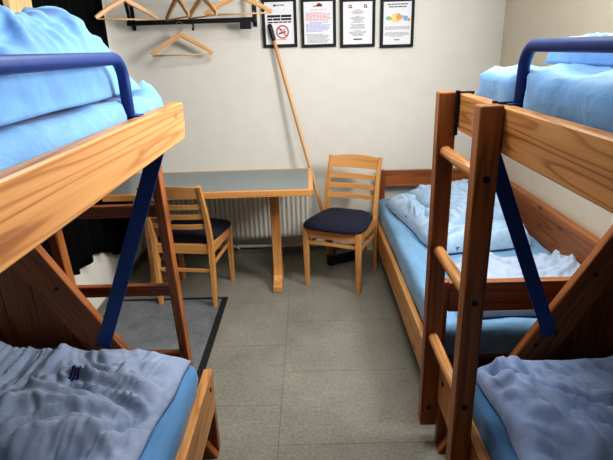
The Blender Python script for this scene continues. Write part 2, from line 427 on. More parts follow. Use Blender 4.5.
# ------------------------------------------------------------------ bunk beds
Y0, Y1 = -.33, 1.65
def bunk(s, xo, label):
    root = thing('bunk_bed', label, 'bunk bed', (s*(xo+.45), .65, 0))
    L = root.location
    X = lambda v: s*v
    wood_m = M['pine']; dk = M['pine_shade']
    xb = xo+.035
    wall = 1.355
    c = .03
    up = MB().prism([(Y0, 1.285), (Y1-c*.7, 1.285), (Y1, 1.285+c), (Y1, 1.4), (Y0, 1.4)], X(xo), X(xb), 'yz', (0, 1, 0), .004)
    up.build('upper_side_board', wood_m, root, L)
    for y in (Y1-.035, Y0):
        MB().box((X(xb+.001), y, 1.285), (X(wall), y+.035, 1.385), .003).build('upper_end_board', dk, root, L)
    MB().box((X(wall-.03), Y0+.036, 1.285), (X(wall), Y1-.036, 1.44), .003).build('upper_back_board', dk, root, L)
    b = MB(); y = Y0+.05
    while y < Y1-.14:
        b.box((X(xb+.001), y, 1.287), (X(wall-.031), y+.09, 1.301), .003); y += .115
    b.build('upper_slat_base', dk, root, L)
    # diagonal braces and end panels, at the far and the near end
    k = .948/.548
    for y0, back in ((1.583, 1), (Y0+.03, -1)):
        zt = 1.262; th = math.atan(k); wd = .115/math.sin(th)
        poly = [(X(xo+.0), 0), (X(xo+zt/k), zt), (X(xo+zt/k+wd), zt), (X(xo+wd), 0)]
        br = MB().prism(poly, y0, y0+.035, 'xz', (s*1, 0, k), .003)
        bo = br.build('diagonal_brace', M['pine_half_shade'], root, L)
        for z, o in ((.50, .04), (.55, .075), (.78, .05), (.95, .06)):
            MB().cyl((X(xo+z/k+o), y0-.001 if back > 0 else y0+.036, z), (0, 1, 0), .0075, .006).build('bolt', M['black_metal'], bo, L)
        ys = y0+.0355 if back > 0 else y0-.0205
        n = 8; xa = xo+.05; dx = (wall-xa)/n
        pn = MB()
        for i in range(n):
            a = xa+i*dx; bb = a+dx-.0015
            za = min(zt, (a-xo)*k-.03); zb = min(zt, (bb-xo)*k-.03)
            zl = .04
            if zb < zl+.02: continue
            pl = [(X(a), zl), (X(bb), zl), (X(bb), zb)]
            if za > zl+.01: pl.append((X(a), za))
            pn.prism(pl, ys, ys+.02, 'xz', (0, 0, 1), .0012)
        pn.build('end_panel', dk, root, L)
        st = MB()
        if back > 0:
            p0 = (X(xo+.075), y0-.008, 1.275); p1 = (X(xo+.372), y0-.008, .545)
        else:
            p0 = (X(xo+.075), y0+.045, 1.275); p1 = (X(xo+.372), y0+.045, .545)
        st.beam(p0, p1, .05, .006, .001, (0, 1, 0))
        st.build('steel_strap', M['strap_blue'], root, L)
    # lower bed
    lo = MB().box((X(xo), Y0, .21), (X(xb), Y1, .385), .005)
    lob = lo.build('lower_side_board', wood_m, root, L)
    for y in (1.585, -.27):
        MB().cyl((X(xo-.001), y, .335), (1, 0, 0), .010, .006).build('bolt', M['black_metal'], lob, L)
    MB().box((X(wall-.03), Y0+.06, .21), (X(wall), 1.58, .5), .003).build('lower_back_board', dk, root, L)
    b = MB(); y = Y0+.075
    while y < Y1-.2:
        b.box((X(xb+.001), y, .235), (X(wall-.031), y+.09, .262), .003); y += .115
    b.build('lower_slat_base', dk, root, L)
    for y in (1.6195, Y0+.031-.0665):
        MB().box((X(xo+.002), y, 0), (X(xo+.045), y+.035, .209), .003).build('leg', dk, root, L)
    # blue tube guard rail standing on the side board
    gx = X(xo+.0505); zt = 1.54; ya, yb = .05, 1.29; r = .055
    pts = [(gx, yb+.004, 1.30)]
    pts += [(gx, yb-r+r*math.cos(a), zt-r+r*math.sin(a)) for a in [i*PI/2/8 for i in range(9)]]
    pts += [(gx, ya+r-r*math.sin(a), zt-r+r*math.cos(a)) for a in [i*PI/2/8 for i in range(9)]]
    pts += [(gx, ya, 1.30)]
    g = MB().tube(pts, .0145, 16).build('guard_rail', M['blue_steel'], root, L)
    for y in (yb+.004, ya):
        MB().box((gx-s*.03, y-.02, 1.4005), (gx+s*.004, y+.02, 1.404), .001).build('foot_plate', M['blue_steel'], g, L)
    return root
bunk(-1, .405, 'pine bunk bed on the left, sky blue duvet heaped behind its bright blue guard rail')
bunk(1, .48, 'pine bunk bed on the right with a ladder hooked on its upper side board')

# ladder hooked over the right bunk's side board
lad = thing('bunk_ladder', 'brown wooden ladder with round rungs hooked over the right bunk', 'ladder', (.447, 1.47, 0))
L = lad.location
for y in (1.245, 1.645):
    st = MB().box((.418, y, .09), (.478, y+.05, 1.405), .005).build('stile', M['pine_half_shade'], lad, L)
    for z in (.18, 1.22, .865, .51):
        MB().cyl((.448, y-.001, z), (0, 1, 0), .009, .005).build('bolt', M['black_metal'], st, L)
for z in (1.215, .86, .505):
    MB().tube([(.448, 1.29, z), (.448, 1.47, z+.001), (.448, 1.65, z)], .019, 14).build('rung', M['pine'], lad, L)
for y in (1.305, 1.634):
    h = MB()
    h.box((.468, y-.007, 1.27), (.4785, y+.007, 1.41), .001).box((.468, y-.007, 1.4015), (.524, y+.007, 1.407), .001).box((.5165, y-.007, 1.375), (.522, y+.007, 1.407), .001)
    h.build('hook', M['black_metal'], lad, L)

# end ladder of the left bunk
lad2 = thing('bunk_ladder', 'shaded wooden ladder with flat rungs standing at the foot of the left bunk', 'ladder', (-.73, 1.78, 0))
L = lad2.location
for x in (-.96, -.553):
    MB().beam((x+.017, 1.80, .0), (x+.017, 1.688, 1.27), .034, .05, .004, (0, 1, 0)).build('stile', M['pine_half_shade'], lad2, L)
for z in (.37, .69, 1.02):
    y = 1.80-.112*z/1.27
    MB().box((-.925, y-.014, z-.022), (-.554, y+.014, z+.022), .003).build('rung', M['pine_shade'], lad2, L)

# ------------------------------------------------------------------ soft goods
def mattress(lo, hi, r, fn=None, step=.028, amp=.004, seed=0, fr=6.):
    lo = Vector(lo); hi = Vector(hi); mb = MB(); bm = mb.bm
    n = [max(4, int((hi[a]-lo[a])/step)) for a in range(3)]
    verts = {}
    def vert(i, j, k):
        key = (i, j, k)
        if key in verts: return verts[key]
        p = Vector((lo.x+(hi.x-lo.x)*i/n[0], lo.y+(hi.y-lo.y)*j/n[1], lo.z+(hi.z-lo.z)*k/n[2]))
        q = Vector((min(max(p.x, lo.x+r), hi.x-r), min(max(p.y, lo.y+r), hi.y-r), min(max(p.z, lo.z+r), hi.z-r)))
        d = p-q
        nn = d.normalized() if d.length > 1e-6 else Vector((0, 0, 1))
        if d.length > 1e-6: p = q+nn*r
        if k > 0:
            w1 = noise.noise(Vector((p.x*fr*1.3+seed, p.y*fr*.5, p.z*fr*1.2)))
            rg = 1-abs(noise.noise(Vector((p.x*9+p.z*16+seed, p.y*4.5+p.z*9, p.z*2+seed))))
            p = p+nn*(amp*w1+amp*1.6*(rg**5-.3))
        if fn: p = fn(p)
        v = bm.verts.new(p); verts[key] = v; return v
    def face(a, b, c, d):
        f = bm.faces.new([vert(*a), vert(*b), vert(*c), vert(*d)]); f.smooth = True
    for i in range(n[0]):
        for j in range(n[1]):
            face((i, j, 0), (i, j+1, 0), (i+1, j+1, 0), (i+1, j, 0)); face((i, j, n[2]), (i+1, j, n[2]), (i+1, j+1, n[2]), (i, j+1, n[2]))
    for i in range(n[0]):
        for k in range(n[2]):
            face((i, 0, k), (i+1, 0, k), (i+1, 0, k+1), (i, 0, k+1)); face((i, n[1], k), (i, n[1], k+1), (i+1, n[1], k+1), (i+1, n[1], k))
    for j in range(n[1]):
        for k in range(n[2]):
            face((0, j, k), (0, j, k+1), (0, j+1, k+1), (0, j+1, k)); face((n[0], j, k), (n[0], j+1, k), (n[0], j+1, k+1), (n[0], j, k+1))
    return mb

def sm(t):
    t = max(0., min(1., t)); return t*t*(3-2*t)
def qr(t):
    t = max(0., min(1., t)); return math.sqrt(max(0, 1-(1-t)**2))
def fbm(p, o=4):
    a, f, s = 1., 1., 0.
    for _ in range(o):
        s += a*noise.noise(p*f); a *= .5; f *= 2.05
    return s
def ridge(p): return 1-abs(noise.noise(p))*1.6

def duvet(quad, zb, H, rs, seed, seams=3.2, seam_dir='t', ns=190, nt_=190, lump=.02, crease=.010, pucker=.008, seam_d=.022, hfn=None, wob=.02, pf=34., sw=.22):
    """padded quilt on the footprint quad (s across, t along); returns MB and its height function"""
    q = [Vector((*p, 0)) for p in quad]
    def foot(s, t):
        a = q[0].lerp(q[1], s); b = q[3].lerp(q[2], s); p = a.lerp(b, t)
        e = 1-min(min(s, 1-s), min(t, 1-t))*2
        p.x += wob*e*noise.noise(Vector((p.y*5+seed, p.x*3, 1.7)))
        p.y += wob*e*noise.noise(Vector((p.x*5+seed, p.y*3, 7.7)))
        return p
    Ws = (q[1]-q[0]).length; Wt = (q[3]-q[0]).length
    def base(s, t):
        p = foot(s, t)
        ds = [s*Ws, (1-s)*Ws, t*Wt, (1-t)*Wt]
        edge = 1.
        for d, r in zip(ds, rs): edge *= qr(d/r) if r > 0 else 1.
        h = H if hfn is None else H*hfn(p.x, p.y, s, t)
        p.z = zb+.008+h*edge
        return p, ds
    def fn(s, t):
        p, ds = base(s, t)
        e = .012
        du = base(min(1, s+e), t)[0]-base(max(0, s-e), t)[0]; dv = base(s, min(1, t+e))[0]-base(s, max(0, t-e))[0]
        nrm = du.cross(dv)
        if nrm.z < 0: nrm = -nrm
        nrm = nrm.normalized()
        P = Vector((p.x, p.y, seed*3.1+.6*(p.z-zb)))
        l = lump*fbm(P*3.3, 3)
        ang = .7*noise.noise(P*1.7+Vector((4, 1, 0)))
        u, v = (t, s) if seam_dir == 't' else (s, t)
        gcoord = u*seams+.33*math.sin(v*5.2+seed)+.25*noise.noise(P*2.3+Vector((0, 9, 0)))
        fr = gcoord-math.floor(gcoord)
        d = min(abs(fr-.5), 1)                      # distance to the stitched line
        seam = math.exp(-(d/.03)**2)*1.0+.5*math.exp(-(d/.16)**2)
        along = v*(Ws if seam_dir == 't' else Wt)
        pk = ridge(Vector((along*pf+2*math.sin(gcoord*3), gcoord*2.2, seed)))*math.exp(-(d/sw)**2)
        wp = P+Vector((.10*fbm(P*2.6, 2), .10*fbm(P*2.6+Vector((5, 5, 5)), 2), 0))
        ca, sa = math.cos(.8+ang), math.sin(.8+ang)
        rot = Vector((wp.x*ca-wp.y*sa, wp.x*sa+wp.y*ca, seed))
        bl = abs(noise.noise(Vector((rot.x*6.5, rot.y*3.4, seed))))
        b2 = abs(noise.noise(Vector((rot.x*5, rot.y*11, seed+3))))
        b3 = abs(noise.noise(Vector((wp.x*21+rot.y*6, wp.y*17, seed+8))))
        cr = 1.5*bl+1.0*b2+.6*b3-.7+.5*max(0, 1-3.2*abs(noise.noise(Vector((rot.x*4.3, rot.y*8.5, seed+5)))))**2
        ed = sm(min(ds)/.07)
        dz = l-seam_d*seam+pucker*(pk-.4)*(.35+.65*ed)+crease*cr*(.2+.8*ed)
        q_ = p+nrm*dz*sm(min(ds)/.05)
        q_.z = max(q_.z, zb+.005)
        return q_
    def bot(s, t):
        p = foot(s, t); return Vector((p.x, p.y, zb))
    mb = MB().grid(fn, ns, nt_, bot)
    return mb, fn

def printed_mark(fn, s0, t0, size, parent, L, strokes):
    """small lettering printed on the cover, following its surface"""
    mb = MB(); bm = mb.bm
    for st in strokes:
        for (a, b), (c, d) in zip(st, st[1:]):
            n = 4; dx, dy = c-a, d-b; l = math.hypot(dx, dy) or 1; nx, ny = -dy/l*.13, dx/l*.13
            rows = []
            for i in range(n+1):
                u, v = a+dx*i/n, b+dy*i/n
                rows.append([bm.verts.new(fn(s0+(u+k*nx)*size, t0+(v+k*ny)*size)+Vector((0, 0, .0025))) for k in (-1, 1)])
            for i in range(n): bm.faces.new([rows[i][0], rows[i][1], rows[i+1][1], rows[i+1][0]])
    return mb.build('printed_mark', M['ink_navy'], parent, L, 'small navy printed lettering')
S_GLYPH = [[(.6, .2), (.3, .05), (.1, .25), (.5, .65), (.3, .95), (0, .8)],
           [(.9, .1), (1.2, 0), (1.45, .3), (1.4, .75), (1.1, 1), (.85, .8), (.9, .4), (1.15, .35)]]

# mattresses (each in a fitted light blue sheet)
def dent(s, xo, nxt=None):
    def fn(p):
        lim = xo+.036+.034*math.exp(-((p.y-1.294)/.034)**2)
        if p.y > 1.45 and s > 0: p.y += .036*sm((p.y-1.45)/.15)*sm((p.z-1.375)/.03)
        if s*p.x < lim: p.x = s*lim
        return nxt(p) if nxt else p
    return fn
def corner_peak(p):
    d = math.hypot((p.x+.50)/.035, (p.y-1.585)/.04)
    if p.z > 1.39: p.z += .055*math.exp(-d*d)-.022*sm((p.y-1.42)/.1)
    return p
def add_mattress(lo, hi, r, label, mt_, fn=None, seed=0, amp=.004):
    mb = mattress(lo, hi, r, fn, seed=seed, amp=amp)
    return solo('mattress', mb, mt_, label, 'mattress', ((lo[0]+hi[0])/2, (lo[1]+hi[1])/2, lo[2]))
add_mattress((-1.322, -.28, 1.303), (-.446, 1.608, 1.441), .035, 'mattress in a light blue sheet with a tucked corner on the top left bunk', M['sheet'], dent(-1, .405, corner_peak), 1, .006)
add_mattress((.519, -.28, 1.303), (1.322, 1.608, 1.475), .04, 'mattress in a wrinkled light blue sheet on the top right bunk', M['sheet'], dent(1, .48), 5, .013)
add_mattress((-1.322, -.255, .264), (-.440, 1.579, .472), .032, 'mattress in a blue sheet on the bottom left bunk', M['sheet_shaded'], None, 9, .009)
add_mattress((.518, -.255, .264), (1.322, 1.515, .460), .032, 'mattress in a blue sheet on the bottom right bunk', M['sheet_shaded'], None, 14, .008)

# upper left: heaped duvet
def low_heap(x, y, s, t):
    return .45+.75*sm((-x-.45)/.45)
def heap(x, y, s, t):
    return 1.0+.12*sm((-x-.6)/.5)
mb, fn = duvet([(-.462, -.2), (-1.30, -.2), (-1.30, 1.56), (-.478, 1.47)], 1.452, .188, (.16, .06, .2, .30), 2.3, 2.1, 't', lump=.028, crease=.022, pucker=.016, hfn=heap, seam_d=.028)
solo('duvet', mb, M['duvet_up'], 'puffy sky blue duvet heaped on the top left bunk behind the guard rail', 'duvet', (-.9, .6, 1.452))
# lower left duvet
mb, fn = duvet([(-.62, -.2), (-1.31, -.2), (-1.31, 1.565), (-.460, 1.560)], .482, .075, (.10, .04, .1, .05), 6.1, 3.1, 't', lump=.026, crease=.038, pucker=.016, seam_d=.034, hfn=low_heap)
o = solo('duvet', mb, M['duvet'], 'crumpled grey blue quilt on the bottom left bunk, navy mark near its middle', 'duvet', (-.9, .65, .482))
printed_mark(fn, .36, .880, .030, o, o.location, S_GLYPH)
# lower right duvet
mb, fn = duvet([(.55, -.2), (1.31, -.2), (1.31, 1.50), (.545, 1.47)], .470, .055, (.08, .04, .1, .06), 11.4, 2.8, 't', lump=.026, crease=.05, pucker=.024, seam_d=.034)
o = solo('duvet', mb, M['duvet_right'], 'crumpled blue quilt on the bottom right bunk beside the wooden ladder', 'duvet', (.92, .65, .470))
printed_mark(fn, .56, .89, .035, o, o.location, S_GLYPH)
# upper right: bunched duvet and a white pillow behind the rail
mb, fn = duvet([(.60, .2), (1.28, .2), (1.28, 1.53), (.675, 1.50)], 1.490, .056, (.05, .05, .1, .03), 3.9, 9., 's', ns=120, nt_=170, lump=.008, crease=.016, pucker=.012, seam_d=.018)
solo('duvet', mb, M['duvet_up'], 'light blue folded duvet lying on the top right bunk behind the dark guard rail', 'duvet', (.98, .8, 1.490))
mb = mattress((.84, .75, 1.553), (1.27, 1.34, 1.588), .017, None, .03, .003, 21)
solo('pillow', mb, M['pillow_white'], 'white pillow on top of the folded duvet on the top right bunk', 'pillow', (1.05, 1.05, 1.553))

# ------------------------------------------------------------------ single bed behind the right bunk
bed = thing('single_bed', 'low pine single bed along the right wall beyond the bunk', 'bed', (.91, 2.72, 0))
L = bed.location
MB().box((.47, 1.80, .17), (.50, 3.64, .335), .004).build('side_rail', M['pine'], bed, L)
MB().box((1.315, 1.80, .17), (1.36, 3.66, .662), .004).build('back_panel', M['pine_half_shade'], bed, L)
MB().box((.53, 1.755, .548), (1.31, 1.79, .675), .004).build('foot_rail', M['pine_shade'], bed, L)
MB().box((.45, 1.755, 0), (.528, 1.795, .68), .004).build('corner_post', M['pine_shade'], bed, L)
MB().box((1.315, 1.755, 0), (1.36, 1.795, .68), .004).build('corner_post', M['pine_shade'], bed, L)
MB().box((.50, 3.665, 0), (.56, 3.705, .672), .004).build('corner_post', M['pine_shade'], bed, L)
MB().box((1.315, 3.665, 0), (1.36, 3.705, .672), .004).build('corner_post', M['pine_shade'], bed, L)
MB().box((.562, 3.668, .545), (1.313, 3.70, .668), .004).build('head_rail', M['pine_half_shade'], bed, L)
b = MB(); y = 1.83
while y < 3.6:
    b.box((.501, y, .28), (1.314, y+.09, .30), .003); y += .13
b.build('slat_base', M['pine_shade'], bed, L)
add_mattress((.503, 1.80, .301), (1.312, 3.655, .462), .035, 'mattress in a light blue sheet on the single bed by the right wall', M['sheet_bed'], None, 17, .004)
mb, fn = duvet([(.66, 2.50), (1.23, 2.60), (1.25, 3.50), (.54, 3.46)], .472, .115, (.13, .06, .09, .2), 8.2, 2.2, 's', lump=.018, crease=.02, pucker=.010, ns=150, nt_=150, seam_d=.012)
dv = solo('duvet', mb, M['duvet_print'], 'pale blue folded duvet with small dark prints on the single bed', 'duvet', (.92, 3.0, .472))
mb, fn = duvet([(.78, 2.68), (1.18, 2.74), (1.20, 3.45), (.68, 3.40)], .566, .10, (.16, .06, .12, .22), 9.4, 1.6, 's', lump=.02, crease=.022, pucker=.010, ns=120, nt_=120, seam_d=.014)
mb.build('folded_layer', M['duvet_print'], dv, dv.location)
mb, fn = duvet([(.62, 1.83), (1.29, 1.83), (1.29, 2.38), (.68, 2.36)], .472, .085, (.14, .05, .04, .16), 14.7, 1.6, 's', lump=.02, crease=.024, pucker=.010, ns=110, nt_=110, seam_d=.014)
solo('blanket', mb, M['blanket'], 'pale blanket bunched at the near end of the single bed behind the foot rail', 'blanket', (.97, 2.1, .472))

# ------------------------------------------------------------------ table
tb = thing('table', 'long table with grey top, pale wood edge and wooden pedestal legs under the hangers', 'table', (-.63, 3.16, 0))
L = tb.location
tx0, tx1, ty0, ty1 = -1.262, .012, 2.895, 3.475
MB().box((tx0+.03, ty0+.03, .722), (tx1-.03, ty1-.03, .7525), .001, 0).build('tabletop', M['laminate'], tb, L)
e = MB()
e.box((tx0, ty0, .713), (tx1, ty0+.03, .752), .003).box((tx0, ty1-.03, .713), (tx1, ty1, .752), .003)
e.box((tx0, ty0+.0302, .713), (tx0+.03, ty1-.0302, .752), .003).box((tx1-.03, ty0+.0302, .713), (tx1, ty1-.0302, .752), .003)
e.build('edge_band', M['beech'], tb, L)
MB().box((-1.062, 3.17, .64), (-.28, 3.195, .712), .003).build('crossbar', M['beech'], tb, L)
for x in (-1.125, -.275):
    c = MB()
    pr = [(3.035, 0), (3.035, .045), (3.10, .055), (3.135, .085), (3.15, .14), (3.15, .712), (3.215, .712), (3.215, .06), (3.42, .048), (3.42, 0)]
    c.prism(pr, x, x+.062, 'yz', (0, 0, 1), .004)
    c.build('leg', M['beech'], tb, L)

# ------------------------------------------------------------------ chairs
def make_chair(label, loc, rz):
    t = thing('dining_chair', label, 'chair', loc, rz, 'ladder back chairs')
    w, yr, yf = .185, -.185, .185
    sec = [(-1, -1), (1, -1), (1, 1), (-1, 1)]
    def sect(a, b):
        c = .22
        return [(-a, -b*(1-c)), (-a*(1-c), -b), (a*(1-c), -b), (a, -b*(1-c)), (a, b*(1-c)), (a*(1-c), b), (-a*(1-c), b), (-a, b*(1-c))]
    for sx in (-1, 1):
        pts = []
        for i in range(13):
            z = .822*i/12
            if z < .42: y = yr-.03*(1-z/.42)**1.5
            else: y = yr-.11*((z-.42)/.42)**1.5
            pts.append((sx*(w-.002), y, z))
        MB().tube(pts, [.7+.3*math.sin(PI*min(1, p[2]/.75)) for p in pts], sec=sect(.02, .0165)).build('leg', M['beech'], t)
    for sx in (-1, 1):
        pts = [(sx*w, yf, 0), (sx*w, yf, .15), (sx*w, yf, .30), (sx*w, yf, .425)]
        MB().tube(pts, [.68, .82, 1, 1], sec=sect(.019, .019)).build('leg', M['beech'], t)
    fr = MB()
    fr.box((-w+.019, yf-.011, .362), (w-.019, yf+.013, .424), .003).box((-w+.019, yr-.011, .362), (w-.019, yr+.011, .424), .003)
    for sx in (-1, 1): fr.box((sx*w-.011, yr+.015, .362), (sx*w+.011, yf-.019, .424), .003)
    fr.build('seat_frame', M['beech'], t)
    # domed seat pad with rounded corners
    def prof(a):
        c, s_ = math.cos(a), math.sin(a); n = 5.
        return (abs(c)**(2/n)*math.copysign(1, c), abs(s_)**(2/n)*math.copysign(1, s_))
    pad = MB(); bm = pad.bm; rings = []
    K = 44
    for sc, z in ((.95, .4245), (1.0, .432), (1.0, .442), (.95, .456), (.82, .470), (.6, .481), (.35, .487), (.12, .488)):
        ring = []
        for k in range(K):
            px, py = prof(2*PI*k/K)
            wd = .205+.024*py
            bow = .012*(1-px*px) if py > 0 else 0
            ring.append(bm.verts.new((px*wd*sc, .008+(py*.21+bow)*sc, z)))
        rings.append(ring)
    for a, b in zip(rings, rings[1:]):
        for k in range(K): bm.faces.new([a[k], a[(k+1) % K], b[(k+1) % K], b[k]]).smooth = True
    bm.faces.new(rings[-1]).smooth = True; bm.faces.new(rings[0][::-1])
    # keep the pad clear of the back posts
    for v in bm.verts:
        if v.co.y < yr+.02: v.co.y = yr+.02
    pad.build('seat', M['navy'], t)
    def yback(z): return yr-.11*((z-.42)/.42)**1.5
    def slat(z0, z1, name, th=.016):
        sl = MB(); n = 10
        for kk in range(1):
            pts = []
            for i in range(n+1):
                u = -1+2*i/n
                pts.append((u*(w-.014), -.022*(1-u*u)))
            zc = (z0+z1)/2; hy = (z1-z0)/2
            bm = sl.bm; g = sl.g; rr = []
            for x, dy in pts:
                ring = []
                for a, b in ((-1, -1), (1, -1), (1, 1), (-1, 1)):
                    z = zc+b*hy+(.012*(1-(x/w)**2) if (name == 'crest_rail' and b > 0) else 0)
                    v = bm.verts.new((x, yback(z)+dy+a*th/2, z)); v[g] = Vector((x, z, 3+z0)); ring.append(v)
                rr.append(ring)
            for p, q in zip(rr, rr[1:]):
                for k in range(4): bm.faces.new([p[k], p[(k+1) % 4], q[(k+1) % 4], q[k]])
            bm.faces.new(rr[0][::-1]); bm.faces.new(rr[-1])
            bmesh.ops.recalc_face_normals(bm, faces=bm.faces[:])
        sl.build(name, M['beech'], t)
    slat(.742, .815, 'crest_rail')
    for z in (.535, .603, .670): slat(z, z+.031, 'back_slat', .014)
    for sx in (-1, 1):
        MB().beam((sx*w, yr-.003, .29), (sx*w, yf-.012, .30), .013, .024, .003).build('stretcher', M['beech'], t)
    MB().beam((-w+.016, yf, .325), (w-.016, yf, .325), .013, .024, .003).build('stretcher', M['beech'], t)
    MB().beam((-w+.016, yr-.010, .25), (w-.016, yr-.010, .25), .013, .024, .003).build('stretcher', M['beech'], t)
    return t
make_chair('wooden ladder back chair with navy seat turned to the table on the left', (-.785, 3.088, 0), math.radians(-8))
make_chair('wooden ladder back chair with navy seat facing out beside the single bed', (.203, 3.235, 0), math.radians(156))

# ------------------------------------------------------------------ broom leaning on the wall
br = thing('broom', 'long wooden broom with a black grip leaning against the back wall', 'broom', (.2, 3.50, 0))
L = br.location
top = Vector((-.253, 3.728, 1.705)); bot = Vector((.168, 3.51, .06)); d = (top-bot)
MB().tube([bot+d*(i/6) for i in range(7)], .0125, 12).build('handle', M['broom_wood'], br, L)
g0 = top-d*.062
MB().tube([g0, g0+(top-g0)*.1, top-(top-g0)*.15, top+d*.004], [.0135, .016, .0165, .012], 12).build('grip', M['black_plastic'], br, L)
dx = Vector((.86, .5, 0)).normalized()
c0 = Vector((.235, 3.535, 0))
MB().beam(c0-dx*.14+Vector((0, 0, .068)), c0+dx*.14+Vector((0, 0, .068)), .05, .022, .004).build('broom_head', M['black_plastic'], br, L)
MB().beam(c0-dx*.135+Vector((0, 0, .029)), c0+dx*.135+Vector((0, 0, .029)), .055, .057, .006).build('bristles', M['bristle'], br, L)

# ------------------------------------------------------------------ radiator and pipe
rd = thing('radiator', 'white panel radiator on the back wall under the table', 'radiator', (-.6, 3.66, .16))
L = rd.location
def radf(s, t):
    x = -1.17+s*1.18; z = .175+t*.43
    e = sm(min(t, 1-t)/.05)*sm(min(s, 1-s)/.02)
    return Vector((x, 3.615-.010*e*(.5+.5*math.cos(x*2*PI/.036)), z))
MB().grid(radf, 264, 12, lambda s, t: Vector((-1.17+s*1.18, 3.66, .175+t*.43))).build('panel', M['radiator'], rd, L)
MB().box((-1.17, 3.612, .606), (.01, 3.70, .62), .003).build('top_grille', M['radiator'], rd, L)
for x in (-1.0, -.15): MB().box((x, 3.661, .2), (x+.04, 3.749, .56), .002).build('wall_bracket', M['radiator'], rd, L)
MB().tube([(-.05, 3.64, .175), (-.05, 3.64, .10), (-.05, 3.70, .075)], .009, 10).build('valve', M['steel'], rd, L)
pp = MB().tube([(-1.34, 3.715, .075), (.40, 3.715, .075)], .013, 12)
for x in (-1.2, -.6, .2): pp.box((x, 3.70, .055), (x+.02, 3.737, .095), .002)
solo('heating_pipe', pp, M['radiator'], 'pale heating pipe running along the foot of the back wall', 'pipe', (-.45, 3.715, .06))

# ------------------------------------------------------------------ floor mat
mt = thing('doormat', 'grey floor mat with a black rubber border by the left chair', 'mat', (-.95, 2.45, 0))
L = mt.location
MB().box((-1.33, 1.92, .0005), (-.572, 2.985, .006), .002).build('rubber_border', M['rubber'], mt, L)
MB().box((-1.295, 1.955, .0062), (-.610, 2.95, .010), .002).build('pile', M['mat_pile'], mt, L)

# ------------------------------------------------------------------ curtains on the left wall
def curtain(y0, y1, zb, label, seed, sweep):
    n = 120
    def f(off):
        def fn(s, t):
            zlow = zb(y0+(y1-y0)*s)
            z = zlow+(2.485-zlow)*t
            ya = y0+sweep*(1-sm((z-.9)/.5))
            y = ya+(y1-ya)*s
            a = .018+.012*(1-t)
            x = -1.336+a*.75*math.sin(y*2*PI/.16+seed+2.4*noise.noise(Vector((y*2.2, z*.5, seed))))+.012*(1-t)*noise.noise(Vector((y*5, z*2, seed)))
            return Vector((max(x, -1.366)+off, y, z))
        return fn
    mb = MB().grid(f(.003), n, 24, f(-.001))
    return solo('curtain', mb, M['curtain'], label, 'curtain', (-1.32, (y0+y1)/2, .3))
curtain(2.66, 3.62, lambda y: .47-.21*(y-2.56)/.77+.035*math.sin(y*11), 'black curtain hanging in folds at the back end of the left wall', 1.1, -.16)
curtain(1.75, 2.44, lambda y: .42, 'black curtain on the left wall nearest the top left bunk', 3.7, 0)

# ------------------------------------------------------------------ coat rack and hangers
rk = thing('coat_rack', 'black metal coat rack on the back wall above the table', 'coat rack', (-.78, 3.74, 1.74))
L = rk.location
MB().box((-1.215, 3.655, 1.727), (-.343, 3.668, 1.757), .002).build('hook_bar', M['black_metal'], rk, L)
MB().tube([(-1.23, 3.45, 1.955), (-.33, 3.45, 1.955)], .009, 12).build('hanging_rail', M['black_metal'], rk, L)
for x in (-1.195, -.352):
    pts = [(x, 3.742, 1.735), (x, 3.66, 1.742), (x, 3.655, 1.80), (x, 3.63, 1.87), (x, 3.56, 1.925), (x, 3.44, 1.955)]
    if x > -1: pts = [(x, 3.742, 1.735), (x, 3.66, 1.742), (x, 3.66, 1.85), (x, 3.655, 1.93), (x, 3.62, 1.955), (x, 3.44, 1.955)]
    b = MB().tube(pts, 1, sec=[(-.008, -.009), (.008, -.009), (.008, .009), (-.008, .009)])
    b.box((x-.012, 3.738, 1.70), (x+.012, 3.7495, 1.99), .002)
    bo = b.build('bracket', M['black_metal'], rk, L)
    MB().cyl((x, 3.6495, 1.79), (0, 1, 0), .004, .003).build('screw', M['steel'], bo, L)
for x in (-.765,):
    MB().tube([(x, 3.653, 1.735), (x, 3.648, 1.705), (x, 3.640, 1.687), (x, 3.622, 1.687), (x, 3.618, 1.70)], .006, 8).build('coat_hook', M['black_metal'], rk, L)
MB().box((-.448, 3.635, 1.683), (-.372, 3.655, 1.732), .003).build('clip', M['black_plastic'], rk, L)

def hanger(apex, rz, label, width=.43, drop=.115, hookh=.075, tilt=0., mat='hanger_wood'):
    t = thing('coat_hanger', label, 'hanger', apex, rz, 'wooden hangers on the coat rack')
    t.rotation_euler = (0, tilt, rz)
    hw = width/2
    pts = []
    for i in range(21):
        u = -1+2*i/20; a = abs(u)
        pts.append((u*hw, .006*math.cos(u*3), -.02-(drop-.02)*(a**1.25)+.012*math.exp(-(u/.12)**2)))
    wb = MB().tube(pts, [1.15-.35*abs(-1+2*i/20) for i in range(21)], sec=[(-.0155, -.006), (-.009, -.009), (.009, -.009), (.0155, -.006), (.0155, .006), (.009, .009), (-.009, .009), (-.0155, .006)])
    wb.build('shoulders', M[mat], t)
    MB().tube([(-hw+.012, .006*math.cos(3), -drop-.006), (hw-.012, .006*math.cos(3), -drop-.006)], .0052, 8).build('trouser_bar', M[mat], t)
    hk = [(0, 0, -.012), (0, 0, hookh*.35)]
    r = hookh*.3
    for i in range(12):
        a = -PI/2+i*(1.35*PI)/11
        hk.append((r*math.cos(a)*1.0, 0, hookh*.35+r+r*math.sin(a)))
    MB().tube(hk, .0018, 6).build('hook', M['steel'], t)
    return t
